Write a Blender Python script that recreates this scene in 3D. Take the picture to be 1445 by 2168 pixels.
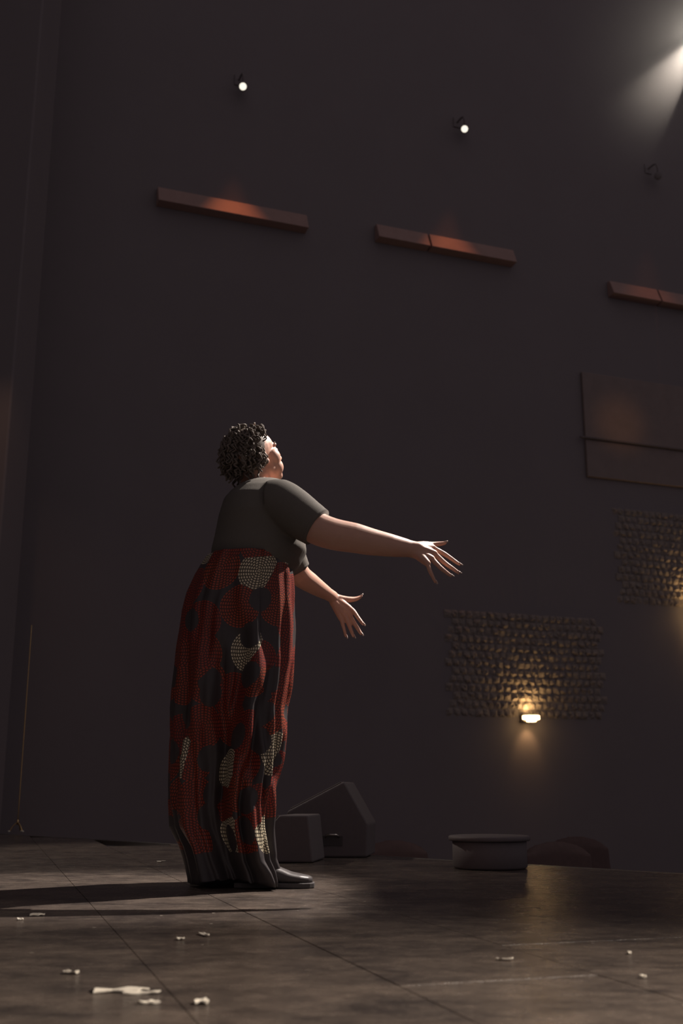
import bpy, bmesh, math, random
from mathutils import Vector, Matrix, noise
S = bpy.context.scene
for o in list(bpy.data.objects): bpy.data.objects.remove(o)
col = S.collection
R = math.radians
# ------------------------------------------------------------------ camera
F = 2300.0; PITCH = R(14.3); CH = 0.323
cd = bpy.data.cameras.new('camera'); cam = bpy.data.objects.new('camera', cd); col.objects.link(cam)
cam.location = (0, 0, CH); cam.rotation_euler = (R(90) + PITCH, 0, 0)
cd.sensor_fit = 'VERTICAL'; cd.sensor_height = 36; cd.lens = F / 2168 * 36; cd.clip_start = .02
cd.dof.use_dof = True; cd.dof.focus_distance = 3.95; cd.dof.aperture_fstop = 4.0
S.camera = cam
# ------------------------------------------------------------------ world, exposure
W = bpy.data.worlds.new('world'); S.world = W; W.use_nodes = True
bg = W.node_tree.nodes['Background']; bg.inputs[0].default_value = (1.10, .93, 1.0, 1); bg.inputs[1].default_value = .119
vs = S.view_settings; vs.view_transform = 'Standard'; vs.look = 'None'; vs.gamma = 1; vs.exposure = 0; vs.use_curve_mapping = False
# ------------------------------------------------------------------ main lamps
def lamp(name, kind, loc, power, colr, target=None, angle=None, blend=.3, size=.05):
    l = bpy.data.lights.new(name, kind); l.energy = power; l.color = colr
    if kind != 'AREA': l.shadow_soft_size = size
    if kind == 'SPOT': l.spot_size = R(angle); l.spot_blend = blend
    if kind == 'AREA': l.size = size
    o = bpy.data.objects.new(name, l); col.objects.link(o); o.location = loc
    if target is not None:
        o.rotation_euler = (Vector(target) - Vector(loc)).to_track_quat('-Z', 'Y').to_euler()
    return o
KEY = Vector((2.2, 5.6, 4.75))
lamp('key_light', 'SPOT', KEY, 2650, (1, .89, .81), (-.17, 4.0, 1.22), 25, .7, .007)
lamp('rear_wash_light', 'SPOT', (-3.4, 7.6, 4.2), 300, (1, .86, .74), (-.75, 5.75, 0), 36, .6, .08)
lamp('front_flood_light', 'SPOT', (3.0, 1.0, 2.6), 1280, (1, .88, .76), (.3, .75, 0), 72, 1.0, .12)
lamp('side_light', 'SPOT', (-2.6, 1.6, 1.5), 7, (1, .78, .62), (-.5, 3.9, .15), 19, 1, .2)
# ------------------------------------------------------------------ helpers
cP, sP = math.cos(PITCH), math.sin(PITCH)
def P(px, py, Y):
    v = 1084 - py; d = Vector((px - 722.5, F * cP - v * sP, F * sP + v * cP)); return Vector((0, 0, CH)) + d * (Y / d.y)
def G(px, py, z=0.0):
    v = 1084 - py; d = Vector((px - 722.5, F * cP - v * sP, F * sP + v * cP)); return Vector((0, 0, CH)) + d * ((z - CH) / d.z)
def tag(o, label=None, cat=None, group=None, kind=None):
    for k, v in (('label', label), ('category', cat), ('group', group), ('kind', kind)):
        if v: o[k] = v
    return o
def empty(name, loc, label=None, cat=None, group=None, rz=0):
    o = bpy.data.objects.new(name, None); col.objects.link(o); o.location = loc; o.rotation_euler = (0, 0, rz); o.empty_display_size = .05
    return tag(o, label, cat, group)
class MB:
    def __init__(s): s.v = []; s.f = []
    def add(s, vs, fs):
        n = len(s.v); s.v += [tuple(v) for v in vs]; s.f += [tuple(i + n for i in f) for f in fs]
    def box(s, lo, hi, M=None):
        vs = [Vector((x, y, z)) for x in (lo[0], hi[0]) for y in (lo[1], hi[1]) for z in (lo[2], hi[2])]
        if M: vs = [M @ v for v in vs]
        s.add(vs, [(0, 1, 3, 2), (4, 6, 7, 5), (0, 4, 5, 1), (2, 3, 7, 6), (0, 2, 6, 4), (1, 5, 7, 3)])
    def ell(s, c, r, M=None, n=20, m=12):
        vs = []; fs = []
        for j in range(1, m):
            t = math.pi * j / m
            for i in range(n):
                a = 2 * math.pi * i / n; vs.append(Vector((r[0] * math.sin(t) * math.cos(a), r[1] * math.sin(t) * math.sin(a), r[2] * math.cos(t))) + Vector(c))
        vs += [Vector(c) + Vector((0, 0, r[2])), Vector(c) - Vector((0, 0, r[2]))]
        if M: vs = [M @ v for v in vs]
        for j in range(m - 2):
            for i in range(n): k = (i + 1) % n; fs.append((j * n + i, (j + 1) * n + i, (j + 1) * n + k, j * n + k))
        T = len(vs) - 2; B = T + 1
        for i in range(n): k = (i + 1) % n; fs.append((T, i, k)); fs.append((B, (m - 2) * n + k, (m - 2) * n + i))
        s.add(vs, fs)
    def tube(s, pts, rad, n=14, up=(0, 0, 1), cap='round', sub=3):
        """pts: points; rad: r or (ra, rb) each; ra along the side axis, rb along up"""
        pts = [Vector(p) for p in pts]; rad = [(r, r) if not isinstance(r, tuple) else r for r in rad]
        if sub > 1 and len(pts) > 2:
            q = []; rr = []
            for i in range(len(pts) - 1):
                p0 = pts[max(i - 1, 0)]; p1 = pts[i]; p2 = pts[i + 1]; p3 = pts[min(i + 2, len(pts) - 1)]
                for k in range(sub):
                    t = k / sub
                    q.append(.5 * ((2 * p1) + (p2 - p0) * t + (2 * p0 - 5 * p1 + 4 * p2 - p3) * t * t + (3 * p1 - p0 - 3 * p2 + p3) * t ** 3))
                    rr.append(tuple(rad[i][a] * (1 - t) + rad[i + 1][a] * t for a in (0, 1)))
            q.append(pts[-1]); rr.append(rad[-1]); pts, rad = q, rr
        if cap == 'round':
            a = (pts[0] - pts[1]).normalized(); b = (pts[-1] - pts[-2]).normalized(); r0 = min(rad[0]); r1 = min(rad[-1])
            pre = [(pts[0] + a * r0 * math.sin(x), tuple(v * math.cos(x) for v in rad[0])) for x in (1.4, 1.0, .5)]
            post = [(pts[-1] + b * r1 * math.sin(x), tuple(v * math.cos(x) for v in rad[-1])) for x in (.5, 1.0, 1.4)]
            pts = [p for p, _ in pre] + pts + [p for p, _ in post]; rad = [r for _, r in pre] + rad + [r for _, r in post]
        N = len(pts); vs = []; fs = []; U = Vector(up)
        for i, p in enumerate(pts):
            d = (pts[min(i + 1, N - 1)] - pts[max(i - 1, 0)]).normalized()
            side = d.cross(U)
            if side.length < 1e-4: side = d.cross(Vector((0, 1, 0)))
            side.normalize(); u = side.cross(d).normalized(); U = u
            for k in range(n):
                a = 2 * math.pi * k / n; vs.append(p + side * rad[i][0] * math.cos(a) + u * rad[i][1] * math.sin(a))
        for i in range(N - 1):
            for k in range(n): m = (k + 1) % n; fs.append((i * n + k, i * n + m, (i + 1) * n + m, (i + 1) * n + k))
        fs.append(tuple(range(n))[::-1]); fs.append(tuple((N - 1) * n + k for k in range(n)))
        s.add(vs, fs)
    def lathe(s, prof, M=None, n=24):
        vs = []; fs = []
        for r, z in prof:
            for k in range(n): a = 2 * math.pi * k / n; vs.append(Vector((r * math.cos(a), r * math.sin(a), z)))
        if M: vs = [M @ v for v in vs]
        for i in range(len(prof) - 1):
            for k in range(n): m = (k + 1) % n; fs.append((i * n + k, i * n + m, (i + 1) * n + m, (i + 1) * n + k))
        fs.append(tuple(range(n))[::-1]); fs.append(tuple((len(prof) - 1) * n + k for k in range(n)))
        s.add(vs, fs)
    def prism(s, poly, z0, z1, M=None):
        n = len(poly); vs = [Vector((p[0], p[1], z0)) for p in poly] + [Vector((p[0], p[1], z1)) for p in poly]
        if M: vs = [M @ v for v in vs]
        s.add(vs, [tuple(range(n))[::-1], tuple(range(n, 2 * n))] + [(i, (i + 1) % n, n + (i + 1) % n, n + i) for i in range(n)])
    def mesh(s, name):
        me = bpy.data.meshes.new(name); me.from_pydata(s.v, [], s.f)
        bm = bmesh.new(); bm.from_mesh(me); bmesh.ops.recalc_face_normals(bm, faces=bm.faces); bm.to_mesh(me); bm.free(); me.update(); return me
    def build(s, name, mat, parent=None, smooth=False, bevel=0, remesh=0, iters=0, loc=None):
        me = s.mesh(name); return link(name, me, mat, parent, smooth, bevel, remesh, iters, loc)
def bake(o):
    dg = bpy.context.evaluated_depsgraph_get(); dg.update()
    me = bpy.data.meshes.new_from_object(o.evaluated_get(dg)); o.modifiers.clear(); o.data = me
def link(name, me, mat, parent=None, smooth=False, bevel=0, remesh=0, iters=0, loc=None):
    o = bpy.data.objects.new(name, me); col.objects.link(o); me.materials.clear(); me.materials.append(mat)
    if parent:
        o.parent = parent
        if loc is None:   # verts given in world space
            Mi = (Matrix.Translation(parent.location) @ parent.rotation_euler.to_matrix().to_4x4())
            q = parent
            if parent.parent: Mi = (Matrix.Translation(parent.parent.location) @ parent.parent.rotation_euler.to_matrix().to_4x4()) @ Mi
            me.transform(Mi.inverted())
        else: o.location = loc
    elif loc is not None: o.location = loc
    if remesh:
        m = o.modifiers.new('r', 'REMESH'); m.mode = 'VOXEL'; m.voxel_size = remesh; m.use_smooth_shade = True
        if iters: m = o.modifiers.new('s', 'SMOOTH'); m.factor = .5; m.iterations = iters
        bake(o); o.data.materials.clear(); o.data.materials.append(mat); o.data.name = name
    if bevel:
        m = o.modifiers.new('b', 'BEVEL'); m.width = bevel; m.segments = 2; m.limit_method = 'ANGLE'; bake(o)
    if smooth:
        for p in o.data.polygons: p.use_smooth = True
    return o
# ------------------------------------------------------------------ materials
class NT:
    def __init__(s, name):
        s.m = bpy.data.materials.new(name); s.m.use_nodes = True; s.n = s.m.node_tree.nodes; s.l = s.m.node_tree.links; s.b = s.n['Principled BSDF']
    def node(s, t, ins=None, **kw):
        n = s.n.new(t)
        for k, v in kw.items(): setattr(n, k, v)
        for k, v in (ins or {}).items(): s.set(n.inputs[k], v)
        return n
    def set(s, sock, v):
        if isinstance(v, bpy.types.NodeSocket): s.l.new(v, sock)
        else: sock.default_value = v
    def math(s, op, a, b=0.0, c=0.0): return s.node('ShaderNodeMath', {0: a, 1: b, 2: c}, operation=op).outputs[0]
    def mix(s, f, a, b):
        n = s.node('ShaderNodeMix', data_type='RGBA'); s.set(n.inputs[0], f); s.set(n.inputs[6], a); s.set(n.inputs[7], b); return n.outputs[2]
    def noise(s, vec, scale, detail=4, rough=.6): return s.node('ShaderNodeTexNoise', {'Vector': vec, 'Scale': scale, 'Detail': detail, 'Roughness': rough}).outputs[0]
    def ramp(s, f, a, b): return s.node('ShaderNodeMapRange', {0: f, 1: a, 2: b, 3: 0.0, 4: 1.0}).outputs[0]
    def bump(s, h, strength=.3, dist=.01): s.set(s.b.inputs['Normal'], s.node('ShaderNodeBump', {'Height': h, 'Strength': strength, 'Distance': dist}).outputs[0])
def c4(c): return (*c, 1)
def simple(name, colr, rough=.6, metal=0, var=.25, scale=20, bump=.1, spec=.5, emis=None, es=0, sss=0, bd=.003):
    t = NT(name); g = t.node('ShaderNodeNewGeometry').outputs['Position']
    f = t.noise(g, scale); a = c4(c * (1 - var) for c in colr); b = c4(min(c * (1 + var), 1) for c in colr)
    t.set(t.b.inputs['Base Color'], t.mix(f, a, b)); t.b.inputs['Roughness'].default_value = rough; t.b.inputs['Metallic'].default_value = metal
    t.b.inputs['Specular IOR Level'].default_value = spec
    if bump: t.bump(f, bump, bd)
    if emis: t.b.inputs['Emission Color'].default_value = c4(emis); t.b.inputs['Emission Strength'].default_value = es
    if sss: t.b.inputs['Subsurface Weight'].default_value = sss; t.b.inputs['Subsurface Radius'].default_value = (.6, .25, .12); t.b.inputs['Subsurface Scale'].default_value = .008
    return t.m
M_skin = simple('skin', (.60, .345, .255), .48, var=.08, scale=30, bump=.08, sss=.15)
M_skin_nail = simple('nail', (.80, .66, .60), .25, var=.05, bump=0)
M_lip = simple('lip', (.42, .14, .12), .4, var=.05, bump=0)
M_eye = simple('eye_white', (.7, .66, .62), .2, var=.03, bump=0)
M_hair = simple('hair', (.16, .132, .110), .65, var=.3, scale=60, bump=.2, spec=.2)
M_shirt = simple('shirt_cloth', (.140, .128, .112), .85, var=.1, scale=260, bump=.15, spec=.25)
M_shoe = simple('shoe_leather', (.07, .062, .062), .42, var=.15, scale=60, bump=.1)
M_sole = simple('shoe_sole', (.07, .062, .062), .7, bump=.1)
M_black = simple('black_painted_wood', (.135, .115, .117), .7, var=.12, scale=40, bump=.1)
M_grille = simple('speaker_grille', (.12, .10, .095), .7, var=.2, scale=300, bump=.3)
M_metal = simple('dull_steel', (.45, .43, .40), .3, 1, var=.1, bump=.05)
M_brass = simple('brass', (.62, .42, .20), .35, 1, var=.15, bump=.05)
M_velvet = simple('red_velvet', (.085, .05, .047), .8, var=.25, scale=30, bump=.1)
M_paper = simple('torn_tape', (.68, .62, .52), .6, var=.2, scale=90, bump=.2)
M_orangewood = simple('orange_wood', (.36, .235, .205), .7, var=.15, scale=8, bump=.1)
M_redwood = simple('red_brown_wood', (.24, .19, .175), .8, var=.15, scale=5, bump=.1)
M_hall = simple('dark_plaster', (.225, .20, .205), .9, var=.06, scale=1.2, bump=.1, spec=.1)
M_hallfloor = simple('dark_carpet', (.13, .115, .12), .95, var=.15, scale=8, bump=.1, spec=.1)
M_stone = simple('rough_stone', (.275, .235, .21), .85, var=.4, scale=26, bump=.9, spec=.2, bd=.02)
M_lens = simple('lit_lens', (.9, .9, .85), .3, var=0, bump=0, emis=(1, .93, .78), es=1.1)
M_diffuser = simple('lit_diffuser', (.9, .85, .7), .4, var=0, bump=0, emis=(1, .62, .26), es=11)
def floor_mat():
    t = NT('worn_stage_boards'); g = t.node('ShaderNodeNewGeometry').outputs['Position']
    rot = t.node('ShaderNodeMapping', {'Vector': g, 'Rotation': (0, 0, R(4)), 'Scale': (1.0, 1.5, 1)}).outputs[0]
    big = t.noise(rot, 3.2, 6, .65); mid = t.noise(rot, 11, 7, .7); fine = t.noise(rot, 70, 5, .7)
    m2 = t.node('ShaderNodeMapping', {'Vector': g, 'Rotation': (0, 0, R(-16)), 'Scale': (3.0, 26, 1)}).outputs[0]
    scr = t.ramp(t.noise(m2, 2.4, 5, .75), .60, .74)
    m3 = t.node('ShaderNodeMapping', {'Vector': g, 'Rotation': (0, 0, R(11)), 'Scale': (2.0, 30, 1)}).outputs[0]
    scr2 = t.ramp(t.noise(m3, 3.1, 4, .7), .62, .78)
    base = t.mix(t.ramp(t.math('MULTIPLY_ADD', big, .6, t.math('MULTIPLY', mid, .45)), .40, .66), (.046, .038, .035, 1), (.150, .118, .096, 1))
    base = t.mix(t.math('MULTIPLY', t.ramp(fine, .5, .8), .35), base, (.24, .195, .155, 1))
    base = t.mix(t.math('MULTIPLY', t.math('MAXIMUM', scr, scr2), t.math('MULTIPLY', t.ramp(mid, .42, .6), .75)), base, (.32, .275, .225, 1))
    spk = t.node('ShaderNodeTexVoronoi', {'Vector': rot, 'Scale': 9.0}); 
    dot = t.math('MULTIPLY', t.math('LESS_THAN', spk.outputs['Distance'], .045), t.math('GREATER_THAN', t.noise(g, 5), .52))
    base = t.mix(dot, base, (.5, .44, .36, 1))
    t.set(t.b.inputs['Base Color'], base)
    t.set(t.b.inputs['Roughness'], t.node('ShaderNodeMapRange', {0: mid, 1: .3, 2: .7, 3: .15, 4: .33}).outputs[0])
    t.b.inputs['Specular IOR Level'].default_value = .4
    t.bump(t.math('MULTIPLY_ADD', scr, .6, t.math('MULTIPLY_ADD', mid, 1.0, t.math('MULTIPLY', fine, .3))), .6, .006)
    return t.m
M_floor = floor_mat()
def print_mat():
    t = NT('wax_print_cloth'); uv = t.node('ShaderNodeUVMap', uv_map='UVMap').outputs[0]
    K = 8.0
    vo = t.node('ShaderNodeTexVoronoi', {'Vector': uv, 'Scale': K, 'Randomness': .6}, voronoi_dimensions='2D')
    dv = t.node('ShaderNodeVectorMath', {0: uv, 1: t.node('ShaderNodeVectorMath', {0: vo.outputs['Position'], 1: (1, 1, 1)}, operation='MULTIPLY').outputs[0]}, operation='SUBTRACT').outputs[0]
    sp = t.node('ShaderNodeSeparateXYZ', {0: dv})
    r = t.math('SQRT', t.math('ADD', t.math('MULTIPLY', sp.outputs[0], sp.outputs[0]), t.math('MULTIPLY', sp.outputs[1], sp.outputs[1])))
    ang = t.math('ARCTAN2', sp.outputs[1], sp.outputs[0])
    rk = t.math('MULTIPLY', r, 118.0); ring = t.math('FLOOR', rk); fr = t.math('FRACT', rk)
    radial = t.math('LESS_THAN', t.math('ABSOLUTE', t.math('SUBTRACT', fr, .5)), .30)
    cnt = t.math('MULTIPLY', t.math('ADD', ring, 1.0), 4.0)
    dots = t.math('GREATER_THAN', t.math('SINE', t.math('MULTIPLY', ang, cnt)), -.45)
    d = t.math('MULTIPLY', radial, dots)
    cs = t.node('ShaderNodeSeparateColor', {0: vo.outputs['Color']})
    beige = t.math('GREATER_THAN', cs.outputs[0], .80)
    tone = t.mix(cs.outputs[1], (.30, .04, .027, 1), (.40, .072, .036, 1))
    ground = t.mix(beige, t.mix(cs.outputs[1], (.085, .027, .024, 1), (.07, .03, .021, 1)), (.08, .068, .05, 1))
    dotc = t.mix(beige, tone, (.74, .65, .46, 1))
    base = t.mix(d, ground, dotc)
    blackc = t.math('MAXIMUM', t.math('GREATER_THAN', r, .074), t.math('LESS_THAN', cs.outputs[2], .10))
    base = t.mix(blackc, base, (.06, .052, .053, 1))
    uv2 = t.node('ShaderNodeMapping', {'Vector': uv, 'Location': (.37, .21, 0)}).outputs[0]
    v2 = t.node('ShaderNodeTexVoronoi', {'Vector': uv2, 'Scale': 7.4, 'Randomness': .7}, voronoi_dimensions='2D')
    c2 = t.node('ShaderNodeSeparateColor', {0: v2.outputs['Color']})
    disc = t.math('MULTIPLY', t.math('LESS_THAN', v2.outputs['Distance'], .33), t.math('LESS_THAN', c2.outputs[0], .5))
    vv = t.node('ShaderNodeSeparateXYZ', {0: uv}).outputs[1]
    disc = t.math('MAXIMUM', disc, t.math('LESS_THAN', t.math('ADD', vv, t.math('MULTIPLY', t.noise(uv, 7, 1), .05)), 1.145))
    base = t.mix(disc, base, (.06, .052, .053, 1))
    t.set(t.b.inputs['Base Color'], base); t.b.inputs['Roughness'].default_value = .42; t.b.inputs['Specular IOR Level'].default_value = .35
    t.bump(t.noise(uv, 60), .08, .002)
    return t.m
M_print = print_mat()
# ------------------------------------------------------------------ the hall
UN = 13 / 2068.0
WD = Vector((.9357, .3527, 0)); WN = Vector((.3527, -.9357, 0))            # along the back wall / out of it
W0 = Vector((-312 * UN, 13.0, 0))
def wall_at(px, py, out=0.0):                                                        # pixel -> (along, z) on the wall
    v = 1084 - py; d = Vector((px - 722.5, F * cP - v * sP, F * sP + v * cP)); C = Vector((0, 0, CH))
    t = (W0 + WN * out - C).dot(WN) / d.dot(WN); p = C + d * t; return (p - W0).dot(WD), p.z
MW = Matrix.Translation(W0) @ Matrix(((WD.x, WN.x, 0, 0), (WD.y, WN.y, 0, 0), (0, 0, 1, 0), (0, 0, 0, 1)))
b = MB(); b.box((-10, -.3, -1), (34, 0, 26), MW); wall = b.build('wall_back', M_hall); tag(wall, kind='structure')
b = MB(); LX = -5.6; b.box((LX - .3, -3, -1), (LX, 10.5, 16)); tag(b.build('wall_left', M_hall), kind='structure')
# left pilaster, its right edge just inside the frame
pl = P(24, 850, 10.2); b = MB(); b.box((pl.x - 1.1, 10.2, -1), (pl.x, 10.9, 14)); o = b.build('trim_2', M_hall, bevel=.02); tag(o, kind='structure')
a_ = P(10, 980, 10.2); lamp('pilaster_light', 'SPOT', (a_.x + .4, 8.8, a_.z + 1.2), 9, (1, .55, .32), (a_.x - .1, 10.2, a_.z), 60, 1)
# stage edge line
E0 = Vector((-.355, 6.18, 0)); E1 = Vector((.95, 4.87, 0)); ED = (E1 - E0).normalized(); EN = Vector((-ED.y, ED.x, 0))
if EN.y < 0: EN = -EN
BD = Vector((.301, -.9536, 0)); BN = Vector((.9536, .301, 0))
MBD = Matrix(((BN.x, BD.x, 0), (BN.y, BD.y, 0), (0, 0, 1)))
floor = empty('floor', (0, 0, 0)); tag(floor, kind='structure')
def clip(poly):
    out = []; n = len(poly)
    for i in range(n):
        p, q = poly[i], poly[(i + 1) % n]; dp = (p - E0).dot(EN); dq = (q - E0).dot(EN)
        if dp <= 0: out.append(p)
        if (dp < 0) != (dq < 0): out.append(p + (q - p) * (dp / (dp - dq)))
    return out
rnd = random.Random(4)
offs = [-4.6 + .39 * i for i in range(12)]
offs = [x for x in offs if x < .2] + [.31, .69, 1.07, 1.52, 1.95, 2.35, 2.75, 3.15, 3.6, 4.1]
for i in range(len(offs) - 1):
    s0 = -8.8 + rnd.random() * 2.2
    while s0 < 3:
        s1 = s0 + 2.42; g = .0009
        poly = [BN * o_ + BD * s_ for o_, s_ in ((offs[i] + g, s0 + g), (offs[i + 1] - g, s0 + g), (offs[i + 1] - g, s1 - g), (offs[i] + g, s1 - g))]
        poly = clip(poly); s0 = s1
        if len(poly) < 3: continue
        dz = rnd.uniform(-.0006, 0)
        b = MB(); b.prism([(p.x, p.y) for p in poly], -.03, dz); b.build('floor_board', M_floor, floor, bevel=.0008)
base = clip([Vector((-5.6, -3, 0)), Vector((5, -3, 0)), Vector((5, 9.9, 0)), Vector((-5.6, 9.9, 0))])
b = MB(); b.prism([(p.x, p.y) for p in base], -1.0, -.031); tag(b.build('trim_3', M_black), kind='structure')
b = MB(); MTt = Matrix(((ED.x, EN.x, 0, E0.x), (ED.y, EN.y, 0, E0.y), (0, 0, 1, 0), (0, 0, 0, 1)))
b.box((-6.5, .004, -.04), (6, .03, .001), MTt); tag(b.build('trim_1', M_metal, bevel=.003), kind='structure')
b = MB(); b.box((-9, -3, -1.1), (36, 28, -1.0)); tag(b.build('floor_hall', M_hallfloor), kind='structure')
# ledges lit from lamps above, on the back wall
def on_wall(px, py, out): a, z = wall_at(px, py); return MW @ Vector((a, out, z))
ledges = [((410, 436), (572, 467), (514, 183), 18, 'orange wooden ledge glowing high on the dark wall above the woman'),
          ((868, 512), (1018, 540), (983, 273), 14, 'orange wooden ledge high on the wall above the outstretched hands'),
          ((1285, 616), (1450, 650), (1392, 372), 4.5, 'dimly lit orange ledge high on the wall at the right')]
for k, (A, B, Lp, pw, lab) in enumerate(ledges):
    a0, z0 = wall_at(*A); a1, _ = wall_at(*B); r = empty('wall_ledge', MW @ Vector(((a0 + a1) / 2, 0, z0 - .1)), lab, 'ledge', 'orange ledges along the back wall')
    b = MB(); hh = .105
    if k == 1: spl = [(a0 - .55, a0 + .24), (a0 + .27, a1 + .5)]
    elif k == 2: spl = [(a0, a0 + .86), (a0 + .89, a1 + .8)]
    else: spl = [(a0 - .5, a1 + .5)]
    for s0, s1 in spl:
        b = MB(); v8 = [(s_, o_, z_) for s_ in (s0, s1) for o_, z_ in ((0, z0 - .11), (.17, z0 - .10), (.07, z0 + .14), (0, z0 + .14))]
        b.add([MW @ Vector(v) for v in v8], [(0, 1, 2, 3), (4, 7, 6, 5), (0, 4, 5, 1), (1, 5, 6, 2), (2, 6, 7, 3), (3, 7, 4, 0)]); b.build('board', M_orangewood, r, bevel=.006)
    al, zl = wall_at(*Lp, .24)
    lp = MW @ Vector((al, .24, zl)); tgt = MW @ Vector(((a0 + a1) / 2, .12, z0 - .02))
    q = empty('wall_spotlight', MW @ Vector((al, 0, zl + .25)), ['small white spotlight on the wall high above the woman', 'small white spotlight high on the wall, right of the picture middle', 'unlit spotlight on the wall above the dim right-hand ledge'][k], 'spotlight', 'small spotlights on the back wall')
    ax = (Vector((0, 0, CH)) * .55 + tgt * .45 - lp).normalized()
    ax = (Vector((0, .6, CH + 3)) - lp).normalized(); Mx = Matrix.Translation(lp) @ ax.to_track_quat('Z', 'Y').to_matrix().to_4x4()
    b = MB(); b.lathe([(.03, -.2), (.045, -.17), (.06, -.05), (.06, -.004), (.052, -.004)], Mx); b.build('can', M_hall, q, True)
    b = MB(); b.lathe([(.002, .004), (.03, .003), (.050, -.003), (.05, -.012)], Mx); b.build('lens', M_lens if k < 2 else M_hall, q, True)
    b = MB(); b.tube([MW @ Vector((al, 0, zl + .25)), MW @ Vector((al, .22, zl + .22)), lp - ax * .12], [.014] * 3, 8); b.build('arm', M_hall, q, True)
    b = MB(); b.box((al - .06, 0, zl + .17), (al + .06, .02, zl + .33), MW); b.build('wall_plate', M_hall, q)
    lamp('ledge_light', 'SPOT', lp + Vector((0, 0, -.12)), pw * 7, (1, .27, .09), MW @ Vector(((a0 + a1) / 2, .42, z0)), 37, 1, .02)
# warm balcony front
r = empty('balcony_front', MW @ Vector((wall_at(1310, 1010)[0], 0, wall_at(1310, 1010)[1])), 'red-brown boarded balcony front catching a dim amber glow, right side', 'balcony')
ab, zb = wall_at(1240, 1010); am, zm = wall_at(1300, 938); at_, zt = wall_at(1300, 800)
b = MB(); b.box((ab, 0, zb), (ab + 7, .05, zm - .012), MW); b.build('board', M_redwood, r, bevel=.01)
b = MB(); b.box((ab, 0, zm + .012), (ab + 7, .05, zt), MW); b.build('board', M_redwood, r, bevel=.01)
b = MB(); b.tube([MW @ Vector((ab - .1, .08, zm)), MW @ Vector((ab + 7, .08, zm))], [.018, .018], 8); b.build('rail', M_black, r, True)
gp = on_wall(1308, 905, 1.1); lamp('balcony_light', 'SPOT', gp, 3.2, (1, .46, .15), on_wall(1308, 900, .1), 62, 1, .1)
# sconces on rough stone
vars_ = []
for i in range(6):
    rr = random.Random(i); b = MB(); n = 4; vs_ = []; 
    for iy in range(n):
        for ix in range(n):
            e = ix in (0, n - 1) or iy in (0, n - 1)
            vs_.append(((ix / (n - 1) - .5), (.012 if e else .02 + rr.random() * .026), (iy / (n - 1) - .5)))
    bot = [(vs_[k][0], 0, vs_[k][2]) for k in (0, n - 1, n * n - 1, n * n - n)]
    fs_ = [(iy * n + ix, iy * n + ix + 1, (iy + 1) * n + ix + 1, (iy + 1) * n + ix) for iy in range(n - 1) for ix in range(n - 1)]
    e1 = [0, 1, 2, 3]; e2 = [3, 7, 11, 15]; e3 = [15, 14, 13, 12]; e4 = [12, 8, 4, 0]; k0 = n * n
    fs_ += [tuple(e1[::-1]) + (k0, k0 + 1), tuple(e2[::-1]) + (k0 + 1, k0 + 2), tuple(e3[::-1]) + (k0 + 2, k0 + 3), tuple(e4[::-1]) + (k0 + 3, k0)]
    b.add(vs_ + bot, fs_); me = b.mesh('stone'); me.materials.append(M_stone); vars_.append(me)
T = .107; WR = Matrix(((-WD.x, WN.x, 0), (-WD.y, WN.y, 0), (0, 0, 1))).to_4x4().to_euler()
rr = random.Random(8)
def stones(px, py, i0, i1, j0, j1):
    a, z = wall_at(px, py)
    for i in range(i0, i1):
        for j in range(j0, j1):
            ro = (.5 * (j * 7 % 3) + rr.uniform(-.05, .05))
            o = bpy.data.objects.new('stone', rr.choice(vars_)); col.objects.link(o); o.parent = wall
            o.location = MW @ Vector((a + (i + .5 + ro) * T, -.008 + rr.uniform(-.006, .006), z + (j + .5) * T)); o.rotation_euler = WR
            o.scale = (T * .95 * (-1 if rr.random() < .5 else 1), 1, T * .95 * (-1 if rr.random() < .5 else 1))
stones(1113, 1520, -11, 11, 0, 13)
stones(1452, 1286, -11, 8, 0, 13)
def sconce(px, py, lab, s=1):
    a, z = wall_at(px, py); r = empty('wall_sconce', MW @ Vector((a, 0, z)), lab, 'wall lamp', 'wall sconces on rough stone')
    Mx = MW @ Matrix.Translation(Vector((a, .13, z)))
    b = MB(); b.lathe([(.100, -.026), (.114, -.02), (.114, .026), (.104, .03), (.09, .026)], Mx, 32); b.build('diffuser', M_diffuser, r, True)
    b = MB(); b.lathe([(.058, -.052), (.066, -.046), (.066, -.028), (.05, -.027)], Mx, 24); b.build('lower_ring', M_diffuser, r, True)
    b = MB(); b.box((a - .10, 0, z - .05), (a + .10, .115, z + .03), MW); b.build('glow_block', M_hall, r, bevel=.004)  # block added to keep the diffuser's glow off the wall
    lamp('sconce_up_light', 'SPOT', MW @ Vector((a, .095, z + .06)), 9 * s, (1, .62, .25), MW @ Vector((a, .11, z + .62)), 160, 1, .03)
    lamp('sconce_down_light', 'SPOT', MW @ Vector((a, .17, z - .09)), 3.0 * s, (1, .55, .24), MW @ Vector((a, .0, z - .34)), 80, .8, .03)
sconce(1113, 1521, 'glowing amber wall lamp on rough stone, below the outstretched hands to the right')
sconce(1461, 1291, 'amber wall lamp cut by the right edge of the picture', .9)
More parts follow.
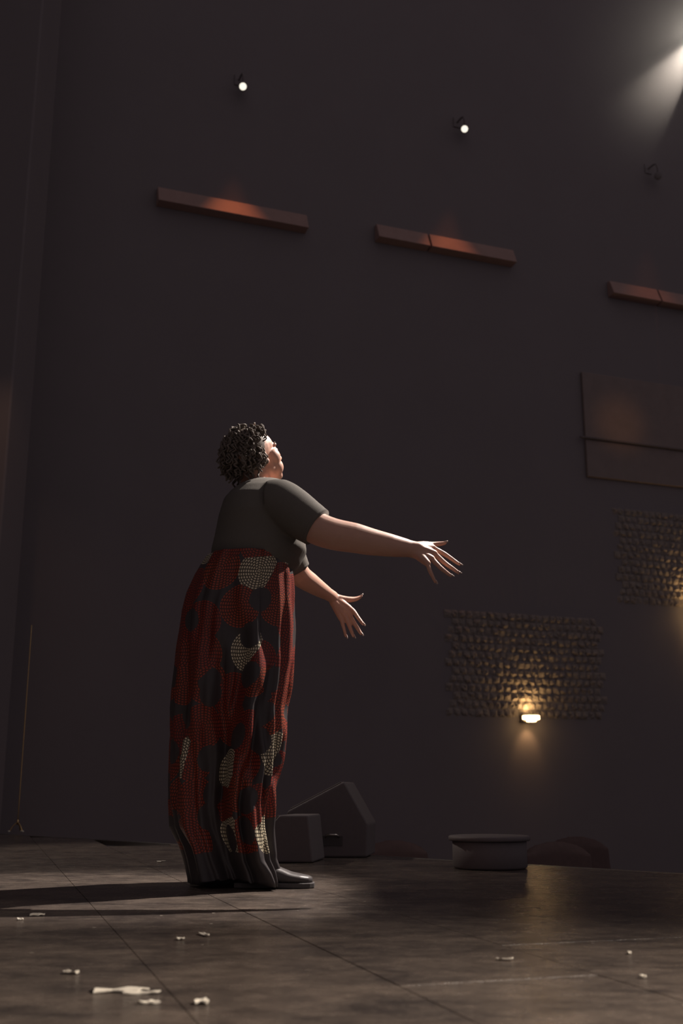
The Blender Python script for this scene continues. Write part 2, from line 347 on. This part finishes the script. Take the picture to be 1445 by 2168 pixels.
# ------------------------------------------------------------------ stage equipment
def wedge(root, poly, Y0, Y1, rz, mats, handle=None):
    pass
def monitor(name, pts, Y0, Y1, label, handle=None):
    g = G(pts[0][0], 1805); q = [P(x, y, Y0) for x, y in pts]
    r = empty(name, (sum(p.x for p in q) / len(q), (Y0 + Y1) / 2, 0), label, 'loudspeaker', 'floor monitors at the stage edge')
    n = len(q); z0 = min(p.z for p in q); q = [Vector((p.x, p.y, p.z - z0 + .002)) for p in q]
    m = MB(); m.add(q + [v + Vector((.05, Y1 - Y0, 0)) for v in q], [tuple(range(n))[::-1], tuple(range(n, 2 * n))] + [(i, (i + 1) % n, n + (i + 1) % n, n + i) for i in range(n)])
    m.build('cabinet', M_black, r, bevel=.008)
    # grille on the sloping face (edge 1-2)
    a, b_ = q[1], q[2]; e = Vector((.05, Y1 - Y0, 0)); nrm = (b_ - a).cross(e).normalized()
    if nrm.z < 0: nrm = -nrm
    c = [a + (b_ - a) * u + e * w for u, w in ((.05, .04), (.95, .04), (.95, .96), (.05, .96))]
    m = MB(); m.add([v - nrm * .004 for v in c] + [v + nrm * .008 for v in c], [(0, 1, 2, 3)[::-1], (4, 5, 6, 7), (0, 1, 5, 4), (1, 2, 6, 5), (2, 3, 7, 6), (3, 0, 4, 7)]); m.build('grille', M_grille, r, bevel=.003)
    if handle:
        hx, hy = handle; hp = P(hx, hy, Y0 - .02); m = MB()
        m.tube([hp + Vector((-.035, .022, -.012)), hp + Vector((-.022, 0, 0)), hp + Vector((.022, 0, 0)), hp + Vector((.035, .022, -.012))], [.005] * 4, 8); m.build('handle', M_metal, r, True)
        m = MB(); m.box((hp.x - .05, Y0 - .004, hp.z - .05), (hp.x + .05, Y0 + .01, hp.z - .005)); m.build('handle_recess', M_sole, r)
    return r
monitor('floor_monitor', [(600, 1805), (608, 1708), (728, 1645), (778, 1735), (776, 1805)], 5.52, 5.85, 'black wedge loudspeaker with a peaked top behind the trouser legs', (703, 1768))
monitor('floor_monitor', [(540, 1806), (545, 1760), (592, 1706), (652, 1706), (662, 1806)], 5.12, 5.42, 'smaller black wedge loudspeaker just right of the trouser legs')
c = G(1037, 1838); c = Vector((c.x, c.y, 0))
r = empty('round_case', c, 'low round black case at the stage edge left of the lamp reflection', 'case')
b = MB(); Mx = Matrix.Translation(c); b.lathe([(.150, .002), (.156, .01), (.156, .108), (.15, .112)], Mx, 40); b.build('body', M_black, r, True)
b = MB(); b.lathe([(.168, .112), (.172, .116), (.172, .128), (.165, .132), (.02, .133)], Mx, 40); b.build('lid', M_black, r, True)
# thin pole far left
g = G(36, 1762); r = empty('tripod_stand', (g.x, g.y, 0), 'thin brass pole on three small splayed feet at far left', 'stand')
b = MB(); b.tube([g + Vector((0, 0, .07)), g + Vector((0, 0, .85)), g + Vector((0, 0, 1.6))], [.004, .004, .003], 8); b.build('pole', M_brass, r, True)
b = MB(); b.lathe([(.004, .055), (.009, .062), (.009, .085), (.005, .095)], Matrix.Translation(g), 10); b.build('collar', M_brass, r, True)
for an in (200, 330, 80):
    d = Vector((math.cos(R(an)), math.sin(R(an)), 0)); b = MB(); b.tube([g + Vector((0, 0, .075)), g + d * .03 + Vector((0, 0, .05)), g + d * .055 + Vector((0, 0, .007))], [.004, .004, .005], 8); b.build('leg', M_brass, r, True)
    b = MB(); b.ell(g + d * .06 + Vector((0, 0, .007)), (.01, .01, .007)); b.build('foot_pad', M_paper, r, True)
# theatre seats beyond the stage
def seat(loc, rz, label):
    r = empty('theatre_seat', loc, label, 'seat', 'red velvet seats beyond the stage edge', rz)
    M = Matrix.Translation(Vector(loc)) @ Matrix.Rotation(rz, 4, 'Z')
    b = MB(); b.box((-.23, -.06, .38), (.23, .04, .92), M @ Matrix.Rotation(R(-10), 4, 'X')); b.ell((0, -.01, .9), (.23, .05, .10), M @ Matrix.Rotation(R(-10), 4, 'X'), 24, 12); b.build('backrest', M_velvet, r, True, remesh=.02, iters=3)
    b = MB(); b.box((-.22, -.5, .36), (.22, -.03, .46), M); b.build('seat_cushion', M_velvet, r, bevel=.03)
    for sx in (-.27, .27):
        b = MB(); b.box((sx - .03, -.42, .62), (sx + .03, .06, .66), M); b.build('armrest', M_redwood, r, bevel=.008)
        b = MB(); b.box((sx - .02, -.3, 0), (sx + .02, -.02, .62), M); b.build('side_frame', M_black, r, bevel=.004)
for px, py, Y, lb in ((842, 1778, 7.6, 'red velvet seat back peeking over the stage edge right of the wedge loudspeaker'),
                      (1192, 1800, 7.4, 'dark seat back beyond the stage edge above the lamp reflection'),
                      (1236, 1800, 8.2, 'dim red seat back beyond the stage, farthest right of the seats'),
                      ):
    p = P(px, py, Y); seat((p.x, Y, -1.0), R(8), lb)
sp_ = P(848, 1775, 7.4); lamp('seat_light', 'SPOT', (sp_.x - .5, 6.9, .9), .9, (1, .3, .2), (sp_.x, 7.5, sp_.z), 40, 1, .03)  # small red spot aimed at the seat back by the wedge loudspeaker
# the stage lamp itself, just outside the frame, with plates added to block part of its beam
r = empty('stage_light', KEY, 'black theatre spotlight with added beam-blocking plates just beyond the top right corner', 'spotlight')
ax = (Vector((-.22, 3.98, 1.02)) - KEY).normalized(); Mx = Matrix.Translation(KEY) @ ax.to_track_quat('Z', 'Y').to_matrix().to_4x4()
b = MB(); b.lathe([(.05, -.42), (.11, -.40), (.12, -.06), (.10, -.04)], Mx, 24); b.build('housing', M_black, r, True)
def blocker(lo, hi, t):  # unseen plate added to cut the key light's pool on the floor
    q = [KEY + (Vector((x, y, 0)) - KEY) * t for x, y in ((lo[0], lo[1]), (hi[0], lo[1]), (hi[0], hi[1]), (lo[0], hi[1]))]
    b = MB(); b.add(q + [v - Vector((0, 0, .004)) for v in q], [(0, 1, 2, 3), (7, 6, 5, 4), (0, 4, 5, 1), (1, 5, 6, 2), (2, 6, 7, 3), (3, 7, 4, 0)]); b.build('light_blocker', M_black, r)
blocker((.03, 1.5), (3.4, 7.0), .065)
blocker((-2.6, 1.2), (.6, 2.85), .034)
# scraps on the stage floor
def scrap(px, py, w, h, label, seed, ang=0, group='pale scraps on the stage floor', name='paper_scrap', cat='scrap'):
    g = G(px, py); rr = random.Random(seed); n = 14; top = []; 
    for k in range(n):
        a = 2 * math.pi * k / n; ra = 1 + rr.uniform(-.28, .12)
        sx = max(-1, min(1, 1.25 * math.cos(a))) * w / 2 * ra; sy = max(-1, min(1, 1.25 * math.sin(a))) * h / 2 * ra
        top.append(Vector((sx, sy, .003 + rr.uniform(0, .004))))
    vs = top + [Vector((v.x, v.y, v.z - .0022)) for v in top] + [Vector((0, 0, .004)), Vector((0, 0, .002))]
    M = Matrix.Rotation(R(ang), 4, 'Z'); vs = [M @ v for v in vs]
    fs = [(k, (k + 1) % n, 2 * n) for k in range(n)] + [(n + (k + 1) % n, n + k, 2 * n + 1) for k in range(n)] + [(k, n + k, n + (k + 1) % n, (k + 1) % n) for k in range(n)]
    b = MB(); b.add(vs, fs); me = b.mesh(name); o = link(name, me, M_paper, None, loc=(g.x, g.y, 0)); tag(o, label, cat, group)
scrap(252, 2100, .095, .028, 'long torn strip of pale tape on the floor, largest scrap, lower left', 1, 4, None, 'tape_strip', 'tape')
scrap(300, 2106, .055, .008, 'narrow tape sliver touching the right end of the large torn strip', 2, 6, None, 'tape_strip', 'tape')
scrap(314, 2126, .036, .010, 'short pale tape strip just below the large torn strip', 3, 2, None, 'tape_strip', 'tape')
scrap(428, 2124, .022, .03, 'rounded pale scrap right of the tape strips near the bottom', 4, 0)
scrap(340, 1825, .030, .05, 'bright folded scrap on the far floor left of the trouser hem', 5, -20)
scrap(78, 1939, .040, .03, 'pale elongated scrap at far left below the woman\'s shadow', 6, 5)
scrap(43, 1948, .014, .02, 'small pale dot-like scrap at far left under the elongated scrap', 7)
scrap(382, 1990, .022, .018, 'small white scrap on the floor below the dark trouser hem', 8)
scrap(432, 1981, .012, .06, 'upright-looking pale scrap just right of the small white scrap below the hem', 9, 30)
scrap(150, 2062, .030, .016, 'pale curled scrap above and left of the large torn strip', 10, -15)
scrap(1332, 2020, .010, .012, 'tiny white scrap on the right side of the floor, upper of two', 11)
scrap(1360, 2071, .014, .010, 'tiny white scrap on the right side of the floor, lower of two', 12)
scrap(1068, 2034, .034, .014, 'thin pale scrap on the floor left of the seam, below the lamp reflection', 13, -8)
scrap(463, 1869, .052, .03, 'pale sliver standing in for the glint under the trouser hem', 14, 3)  # pale piece laid in place of a light glint under the hem
# a haze puff round the stage lamp out of frame
hz = bpy.data.materials.new('lit_haze'); hz.use_nodes = True; nt = hz.node_tree; nt.nodes.clear()
out = nt.nodes.new('ShaderNodeOutputMaterial'); vsn = nt.nodes.new('ShaderNodeVolumeScatter'); vsn.inputs['Color'].default_value = (1, .95, .88, 1); vsn.inputs['Anisotropy'].default_value = .25
tc = nt.nodes.new('ShaderNodeTexCoord'); gr = nt.nodes.new('ShaderNodeTexGradient'); gr.gradient_type = 'SPHERICAL'; mm = nt.nodes.new('ShaderNodeMath'); mm.operation = 'POWER'; mm.inputs[1].default_value = 2.0
m3_ = nt.nodes.new('ShaderNodeMath'); m3_.operation = 'MULTIPLY'; m3_.inputs[1].default_value = .07
nt.links.new(tc.outputs['Object'], gr.inputs[0]); nt.links.new(gr.outputs[1], mm.inputs[0]); nt.links.new(mm.outputs[0], m3_.inputs[0]); nt.links.new(m3_.outputs[0], vsn.inputs['Density']); nt.links.new(vsn.outputs[0], out.inputs['Volume'])
HP = P(1520, 70, 5.6)
lamp('haze_fill_light', 'SPOT', P(1500, 60, 5.6), 120, (1, .93, .85), P(1380, 200, 5.0), 170, 1, .04)  # extra unseen lamp added to make the haze glow
b = MB(); b.ell((0, 0, 0), (1, 1, 1), None, 24, 14); o = b.build('haze', hz, loc=tuple(HP)); o.scale = (1.3, 1.3, 1.3); tag(o, 'soft glowing haze round the stage lamp at the top right corner', 'haze', None, 'stuff')
# ------------------------------------------------------------------ the woman
YC = 3.93
person = empty('person', (-.42, YC, 0), 'woman leaning back with both arms reaching out, dark top and red patterned wide trousers', 'person')
# head frame
ps, pt = R(36), R(25)
Fv = Vector((math.cos(pt) * math.cos(ps), math.cos(pt) * math.sin(ps), math.sin(pt)))
Uv = Vector((-math.sin(pt) * math.cos(ps), -math.sin(pt) * math.sin(ps), math.cos(pt))); Lv = Uv.cross(Fv)
H = P(539, 968, 3.93)
HM = Matrix(((Fv.x, Lv.x, Uv.x, H.x), (Fv.y, Lv.y, Uv.y, H.y), (Fv.z, Lv.z, Uv.z, H.z), (0, 0, 0, 1)))
B = MB()
E = lambda c, r: B.ell(c, r, HM, 28, 18)
E((-.012, 0, .03), (.092, .074, .083)); E((.028, 0, .03), (.058, .062, .06))
E((.030, 0, -.03), (.056, .060, .068)); E((.043, 0, -.034), (.052, .057, .060)); E((.022, 0, -.058), (.052, .056, .045)); E((.066, 0, -.094), (.022, .026, .019)); E((.050, 0, -.075), (.040, .043, .032))
for s in (-1, 1):
    E((.050, s * .036, -.022), (.034, .030, .036)); E((.074, s * .026, .021), (.016, .024, .009)); E((.070, s * .030, -.001), (.017, .018, .014))
    E((-.008, s * .070, -.012), (.014, .009, .025)); E((.000, s * .070, -.033), (.008, .008, .011)); E((.093, s * .012, -.037), (.011, .009, .008))
[E((.056, s * .027, -.060), (.032, .027, .034)) for s in (-1, 1)]
E((.086, 0, -.010), (.012, .010, .030)); E((.100, 0, -.032), (.017, .012, .012)); E((.084, 0, -.062), (.016, .025, .010)); E((.081, 0, -.074), (.015, .022, .009))
hm = lambda x, y, z: HM @ Vector((x, y, z))
B.tube([hm(-.025, 0, -.02), hm(-.025, 0, -.07), P(541, 1030, 3.95), P(540, 1075, 3.96)], [.056, .056, .062, .08], 20)
# torso inside the clothes
SEC = [(1018, 532, 595, .05), (1024, 520, 603, .085), (1033, 506, 611, .118), (1045, 491, 618, .148), (1064, 474, 627, .18), (1100, 463, 640, .200), (1140, 455, 645, .195), (1168, 448, 649, .195), (1195, 441, 640, .20), (1222, 432, 622, .205)]
def torso(m, k, secs, n=40, top=True):
    rows = []
    for py, xl, xr, dy in secs:
        a, b_ = P(xl, py, YC), P(xr, py, YC); cx = (a.x + b_.x) / 2; rx = (b_.x - a.x) / 2
        rows.append((cx, a.z, rx * k, dy * k))
    vs = []
    for cx, z, rx, ry in rows:
        for i in range(n):
            t = 2 * math.pi * i / n; c, s = math.cos(t), math.sin(t)
            vs.append((cx + rx * math.copysign(abs(c) ** .9, c), YC + ry * math.copysign(abs(s) ** .9, s), z))
    fs = [(r_ * n + i, r_ * n + (i + 1) % n, (r_ + 1) * n + (i + 1) % n, (r_ + 1) * n + i) for r_ in range(len(rows) - 1) for i in range(n)]
    fs += [tuple(range(n)), tuple((len(rows) - 1) * n + i for i in range(n))[::-1]]
    m.add(vs, fs)
torso(B, .88, SEC + [(1300, 410, 610, .19), (1340, 410, 600, .17)])
# near arm (her right)
na = [P(585, 1068, 3.78), P(628, 1090, 3.75), P(668, 1117, 3.73), P(706, 1131, 3.72), P(750, 1139, 3.72), P(784, 1147, 3.72), P(828, 1155, 3.72), P(868, 1162, 3.73), P(884, 1166, 3.73)]
B.tube(na, [.062, .060, .0585, .056, .053, .048, .040, (.026, .030), (.022, .031)], 24, up=(0, 0, 1))
def finger(m, pts, r0, r1): m.tube(pts, [r0 + (r1 - r0) * i / (len(pts) - 1) for i in range(len(pts))], 12, sub=3)
def palm(m, w, ks, r0, r1):
    for k in ks: m.tube([w, w.lerp(k, .55), k], [r0, (r0 + r1) / 2, r1], 12, sub=2)
YN = 3.73
w1 = P(886, 1164, YN); 
mc = [P(915, 1160, YN + .022), P(919, 1172, YN + .004), P(914, 1183, YN - .014), P(905, 1193, YN - .030)]
palm(B, P(884, 1162, YN), mc[:2], .021, .013); palm(B, P(880, 1170, YN), mc[1:], .021, .012)
B.tube([P(880, 1156, YN), P(897, 1154, YN + .018), P(912, 1153, YN + .036), P(928, 1152, YN + .044), P(942, 1149.5, YN + .044)], [.016, .0145, .0105, .0095, .0065], 12)
NF = [[mc[0], P(940, 1173, YN + .026), P(959, 1186, YN + .026), P(972, 1195, YN + .022)],
      [mc[1], P(941, 1192, YN), P(958, 1204, YN), P(970, 1212.5, YN + .002)],
      [mc[2], P(928, 1198, YN - .026), P(942, 1210, YN - .026), P(954, 1219, YN - .02)],
      [mc[3], P(909, 1207, YN - .038), P(915, 1220, YN - .036), P(921, 1232, YN - .03)]]
for i, f in enumerate(NF): finger(B, f, [.0105, .0105, .010, .009][i], [.0062, .0062, .0060, .0052][i])
# far arm (her left)
fa = [P(565, 1070, 4.10), P(596, 1135, 4.17), P(622, 1196, 4.22), P(636, 1219, 4.24), P(655, 1233, 4.28), P(676, 1247, 4.33), P(694, 1258, 4.37), P(706, 1265, 4.39)]
B.tube(fa, [.072, .062, .047, .044, .040, .033, .026, (.020, .026)], 22)
YF = 4.40
fk = [P(739, 1287, YF - .025), P(738, 1299, YF - .030), P(732, 1307, YF - .030), P(722, 1310, YF - .025)]
palm(B, P(712, 1270, YF), fk[:2], .019, .012); palm(B, P(706, 1274, YF - .005), fk[1:], .019, .012)
B.tube([P(704, 1264, YF), P(720, 1268, YF - .002), P(735, 1269.5, YF), P(748, 1269, YF + .006), P(757, 1267, YF + .01), P(765, 1262, YF + .012)], [.018, .0165, .0135, .0110, .0092, .0055], 12)
FF = [[fk[0], P(748, 1294, YF - .038), P(758, 1308, YF - .05), P(768, 1321, YF - .06)],
      [fk[1], P(749, 1319, YF - .045), P(757, 1331, YF - .055), P(764, 1342, YF - .06)],
      [fk[2], P(740, 1327, YF - .045), P(744, 1337, YF - .052), P(748, 1347, YF - .056)],
      [fk[3], P(726, 1325, YF - .038), P(729, 1336, YF - .044), P(731.5, 1347, YF - .046)]]
for i, f in enumerate(FF): finger(B, f, [.0105, .0105, .010, .009][i], [.0065, .0065, .0062, .0054][i])
# legs inside the trousers
B.tube([P(545, 1300, 3.84), P(540, 1560, 3.84), P(515, 1830, 3.86)], [.085, .06, .04], 18)
B.tube([P(455, 1300, 4.02), P(440, 1560, 4.02), P(425, 1830, 4.02)], [.085, .06, .04], 18)
body = B.build('body', M_skin, person, True, remesh=.0033, iters=3)
# nails
def nail(p0, p1, r, back, w=.0052, ln=.013):
    d = (p1 - p0).normalized(); side = d.cross(back).normalized(); n = side.cross(d).normalized()
    if n.dot(back) < 0: n = -n
    c = p1 + n * r * .62 + d * .003; b = MB(); vs = []
    for k in (0, 1, 2):
        for s in (-1, -.5, 0, .5, 1): vs.append(c + d * (k - 1) * ln * .6 + side * s * w + n * (.0022 * (1 - s * s)))
    vs += [v - n * .0012 for v in vs]; fs = []
    for k in range(2):
        for s in range(4): i = k * 5 + s; fs += [(i, i + 1, i + 6, i + 5), (15 + i, 20 + i, 21 + i, 16 + i)]
    ed = [0, 1, 2, 3, 4, 9, 14, 13, 12, 11, 10, 5]; fs += [(ed[i], 15 + ed[i], 15 + ed[(i + 1) % 12], ed[(i + 1) % 12]) for i in range(12)]
    b.add(vs, fs); b.build('fingernail', M_skin_nail, person, True)
for f in NF: nail(f[-2], f[-1], .0075, Vector((.45, .1, 1)))
nail(P(928, 1152, YN + .044), P(942, 1149.5, YN + .044), .0075, Vector((.2, .3, 1)))
for f in FF: nail(f[-2], f[-1], .0075, Vector((1, .3, .5)))
nail(P(757, 1267, YF + .01), P(765, 1262, YF + .012), .0065, Vector((.3, .3, 1)))
# face parts
for s in (-1, 1):
    b = MB(); b.ell((.0795, s * .030, .000), (.0085, .0125, .0065), HM, 16, 10); b.build('eyelid', M_skin, person, True)
    b = MB(); b.tube([hm(.089, s * .014, .024), hm(.0885, s * .03, .029), hm(.078, s * .046, .026)], [.0028, .0032, .002], 8); b.build('eyebrow', M_hair, person, True)
    b = MB(); b.tube([hm(.0865, s * .020, -.0035), hm(.0885, s * .031, -.006), hm(.081, s * .042, -.003)], [.0014, .0018, .0012], 6); b.build('eyelashes', M_hair, person, True)
b = MB(); b.tube([hm(.086, -.026, -.067), hm(.099, -.009, -.062), hm(.101, 0, -.063), hm(.099, .009, -.062), hm(.086, .026, -.067)], [.003, .006, .0055, .006, .003], 10)
b.tube([hm(.086, -.024, -.070), hm(.097, 0, -.075), hm(.086, .024, -.070)], [.003, .0068, .003], 10); b.build('lips', M_lip, person, True, remesh=.002, iters=1)
# hair: short wavy locs
hb = MB(); hb.ell((-.018, 0, .036), (.083, .077, .083), HM, 30, 18); hb.ell((-.026, 0, -.01), (.062, .070, .07), HM, 24, 14)
scalp = hb
rr = random.Random(11); hair = MB(); hair.v = list(scalp.v); hair.f = list(scalp.f)
down = Vector((0, 0, -1)); cnt = 0
while cnt < 230:
    th = rr.uniform(0, 2 * math.pi); cz = rr.uniform(-.75, 1); sr = math.sqrt(1 - cz * cz); n = Vector((sr * math.cos(th), sr * math.sin(th), cz))
    if n.x > .54 or (n.z < .3 and n.x > .12) or (n.z < -.3 and n.x > .2): continue
    if n.x > .34 and n.z < .5: continue
    p = Vector((-.012 + n.x * .086, n.y * .077, .033 + n.z * .082)); cnt += 1
    wp = HM @ p; wn = (HM.to_3x3() @ n).normalized(); ln = rr.uniform(.040, .078); pts = [wp - wn * .004]; d = wn.copy(); k = 7
    tw = rr.uniform(0, 6.28); ax1 = wn.cross(down + Vector((.01, 0, 0))).normalized(); fr = rr.uniform(1.3, 2.4)
    cur = wp.copy()
    for i in range(k):
        t = i / k; d = (d * .72 + down * (.34 + .12 * t) + (HM.to_3x3() @ Vector((-.03, 0, 0)))).normalized()
        cur = cur + d * ln / k; off = cur - (HM @ Vector((-.018, 0, .03)))
        if off.length < .080: cur = cur + off.normalized() * (.080 - off.length) * .8
        w = .0065 * math.sin(tw + fr * i * 1.2); w2 = .0055 * math.cos(tw * 1.3 + fr * i * 1.1)
        pts.append(cur + ax1 * w + d.cross(ax1).normalized() * w2)
    r0 = rr.uniform(.0036, .0056); hair.tube(pts, [r0 * (1 - .35 * i / k) for i in range(k + 1)], 6, sub=2)
ho = hair.build('hair', M_hair, person, True); ho['label'] = 'short dark twisted locs'
# shirt
sh = MB(); torso(sh, 1.0, SEC[:-2] + [(1195, 448, 634, .187), (1222, 445, 612, .17)])
sh.ell(P(590, 1066, 3.80), (.088, .075, .088)); sh.ell(P(580, 1063, 4.08), (.085, .075, .082)); sh.ell(P(600, 1160, 4.04), (.080, .10, .085)); sh.ell(P(520, 1064, 3.95), (.075, .12, .06))
sh.tube([P(570, 1066, 3.80), P(592, 1066, 3.79), P(620, 1082, 3.765), P(646, 1100, 3.745), P(670, 1116, 3.735)], [.084, .089, .084, .0775, .0715], 28, cap='flat')
sh.tube([P(560, 1070, 4.08), P(592, 1130, 4.16), P(618, 1190, 4.215), P(626, 1206, 4.23)], [.082, .072, .062, .058], 24, cap='flat')
shirt = sh.build('shirt', M_shirt, person, True, remesh=.0055, iters=12); shirt['label'] = 'dark olive-black short-sleeved top'
for a, b_, ra in ((P(663, 1111.5, 3.7375), P(671, 1116.5, 3.735), .0725), (P(622, 1198, 4.222), P(627, 1207, 4.231), .058)):
    m = MB(); m.tube([a, a.lerp(b_, .5), b_], [ra - .001, ra, ra - .001], 28, cap='flat', sub=1); m.build('sleeve_hem', M_shirt, shirt, True)
# trousers: one surface, pinched between the legs
CON = [(1186, 440, 614), (1200, 430, 617), (1225, 415, 621), (1260, 400, 622), (1300, 388, 622), (1350, 381, 622), (1400, 375, 622), (1450, 369, 616), (1500, 362, 606), (1560, 361, 602), (1600, 360, 598), (1650, 359, 587), (1700, 359, 579), (1750, 366, 577), (1790, 385, 578), (1815, 392, 580), (1840, 397, 592), (1862, 402, 598)]
def con(py):
    for i in range(len(CON) - 1):
        a, b_ = CON[i], CON[i + 1]
        if a[0] <= py <= b_[0]:
            t = (py - a[0]) / (b_[0] - a[0]); return a[1] + (b_[1] - a[1]) * t, a[2] + (b_[2] - a[2]) * t
    return CON[-1][1:]
NR, NA = 170, 420; vs = []; uvr = []
for j in range(NR + 1):
    py = 1186 + (1862 - 1186) * j / NR; xl, xr = con(py); a, b_ = P(xl, py, YC), P(xr, py, YC); cx = (a.x + b_.x) / 2; rx = (b_.x - a.x) / 2; z = a.z
    t = (py - 1186) / 676; k = max(0, min(1, (py - 1290) / 330)); k = k * k * (3 - 2 * k)
    ry = .205 - .03 * t
    A = .003 + .016 * min(1, t * 1.6)
    row = []
    for i in range(NA):
        th = 2 * math.pi * i / NA; c, s = math.cos(th), math.sin(th)
        wob = noise.noise(Vector((z * 2.2, c * 1.1, s * 1.1))) * 2.2
        f = math.sin(9 * th + 1.5 * wob + .8) + .7 * math.sin(15 * th + 2.2 * wob + z * 3) + .45 * math.sin(23 * th - 1.5 * wob + z * 5)
        f = math.copysign(abs(f) ** .8, f)
        dg = noise.noise(Vector((th * 1.7 + z * 6, z * 3.2, 4.1))) + .5 * noise.noise(Vector((c * 6, s * 6, z * 9 + 2)))
        side = abs(s); f *= .35 + .65 * side          # keep the outline, fold the faces
        rad = 1 - k * .42 * math.exp(-((math.atan2(math.sin(th + math.pi / 2 - .03), math.cos(th + math.pi / 2 - .03))) / .22) ** 2) - k * .42 * math.exp(-((math.atan2(math.sin(th - math.pi / 2), math.cos(th - math.pi / 2))) / .22) ** 2)
        ex = .85
        x = rx * math.copysign(abs(c) ** ex, c) * rad; y = ry * math.copysign(abs(s) ** ex, s) * rad
        n2 = Vector((c, s)).normalized(); dd = A * f + .012 * dg * min(1, .3 + t * 2)
        x += n2.x * dd; y += n2.y * dd
        y -= k * .055 * (x / rx)
        zz = z + (.012 * math.sin(3 * th) if j == NR else 0)
        row.append((cx + x, YC + y, max(zz, .008)))
    vs += row; L = 0; us = [0]
    for i in range(NA):
        p, q = row[i], row[(i + 1) % NA]; L += math.hypot(p[0] - q[0], p[1] - q[1]); us.append(L)
    ref = us[int(NA * .75)]; uvr.append([u - ref for u in us])
fs = [(j * NA + i, (j + 1) * NA + i, (j + 1) * NA + (i + 1) % NA, j * NA + (i + 1) % NA) for j in range(NR) for i in range(NA)]
me = bpy.data.meshes.new('trousers'); me.from_pydata(vs, [], fs); uvl = me.uv_layers.new(name='UVMap'); li = 0
for j in range(NR):
    for i in range(NA):
        for (jj, ii) in ((j, i), (j + 1, i), (j + 1, i + 1), (j, i + 1)):
            uvl.data[li].uv = (uvr[jj][ii] + 2, vs[jj * NA][2] + 1); li += 1
me.update(); bmx = bmesh.new(); bmx.from_mesh(me); bmesh.ops.recalc_face_normals(bmx, faces=bmx.faces); bmx.to_mesh(me); bmx.free()
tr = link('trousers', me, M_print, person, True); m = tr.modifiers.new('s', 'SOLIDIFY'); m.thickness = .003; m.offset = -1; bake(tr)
tr['label'] = 'wide trousers printed with red, black and cream dotted circles'
# shoes
def shoe(hx, tx, Y, rz):
    a, b_ = G(hx, 1877), G(tx, 1877); x0 = (hx - 722.5) / F * (Y * cP - CH * sP) ; x1 = x0 + .268
    M = Matrix.Translation(Vector((x0, Y, 0))) @ Matrix.Rotation(rz, 4, 'Z')
    m = MB(); prof = [(0.004, .028, .062, .020), (.03, .034, .075, .024), (.075, .036, .078, .026), (.11, .038, .072, .026), (.15, .043, .056, .020), (.19, .047, .040, .014), (.225, .044, .033, .010), (.25, .034, .028, .008), (.263, .018, .022, .006)]
    vs = []; n = 20
    for x, wy, h, _ in prof:
        for i in range(n):
            t = 2 * math.pi * i / n; c, s = math.cos(t), math.sin(t)
            vs.append(M @ Vector((x, wy * math.copysign(abs(c) ** .7, c), .012 + h / 2 + h / 2 * math.copysign(abs(s) ** .8, s))))
    fs = [(r_ * n + i, r_ * n + (i + 1) % n, (r_ + 1) * n + (i + 1) % n, (r_ + 1) * n + i) for r_ in range(len(prof) - 1) for i in range(n)] + [tuple(range(n)), tuple((len(prof) - 1) * n + i for i in range(n))]
    m.add(vs, fs); o = m.build('shoe', M_shoe, person, True, remesh=.005, iters=3)
    m = MB(); poly = [(x - .004 if x < .1 else x + .006, wy + .004) for x, wy, _, _ in prof]; poly = poly + [(x, -w) for x, w in poly[::-1]]
    m.prism(poly, .001, .018, M); m.build('sole', M_sole, o, bevel=.003)
shoe(497, 650, 3.87, R(-2)); shoe(402, 545, 4.04, R(6))
# buckle-like glint on the near shoe
for o in list(bpy.data.objects):
    if o.name.startswith('shoe') and abs((o.matrix_world @ Vector(o.bound_box[0])).y) < 9: pass
print('objects', len(bpy.data.objects))
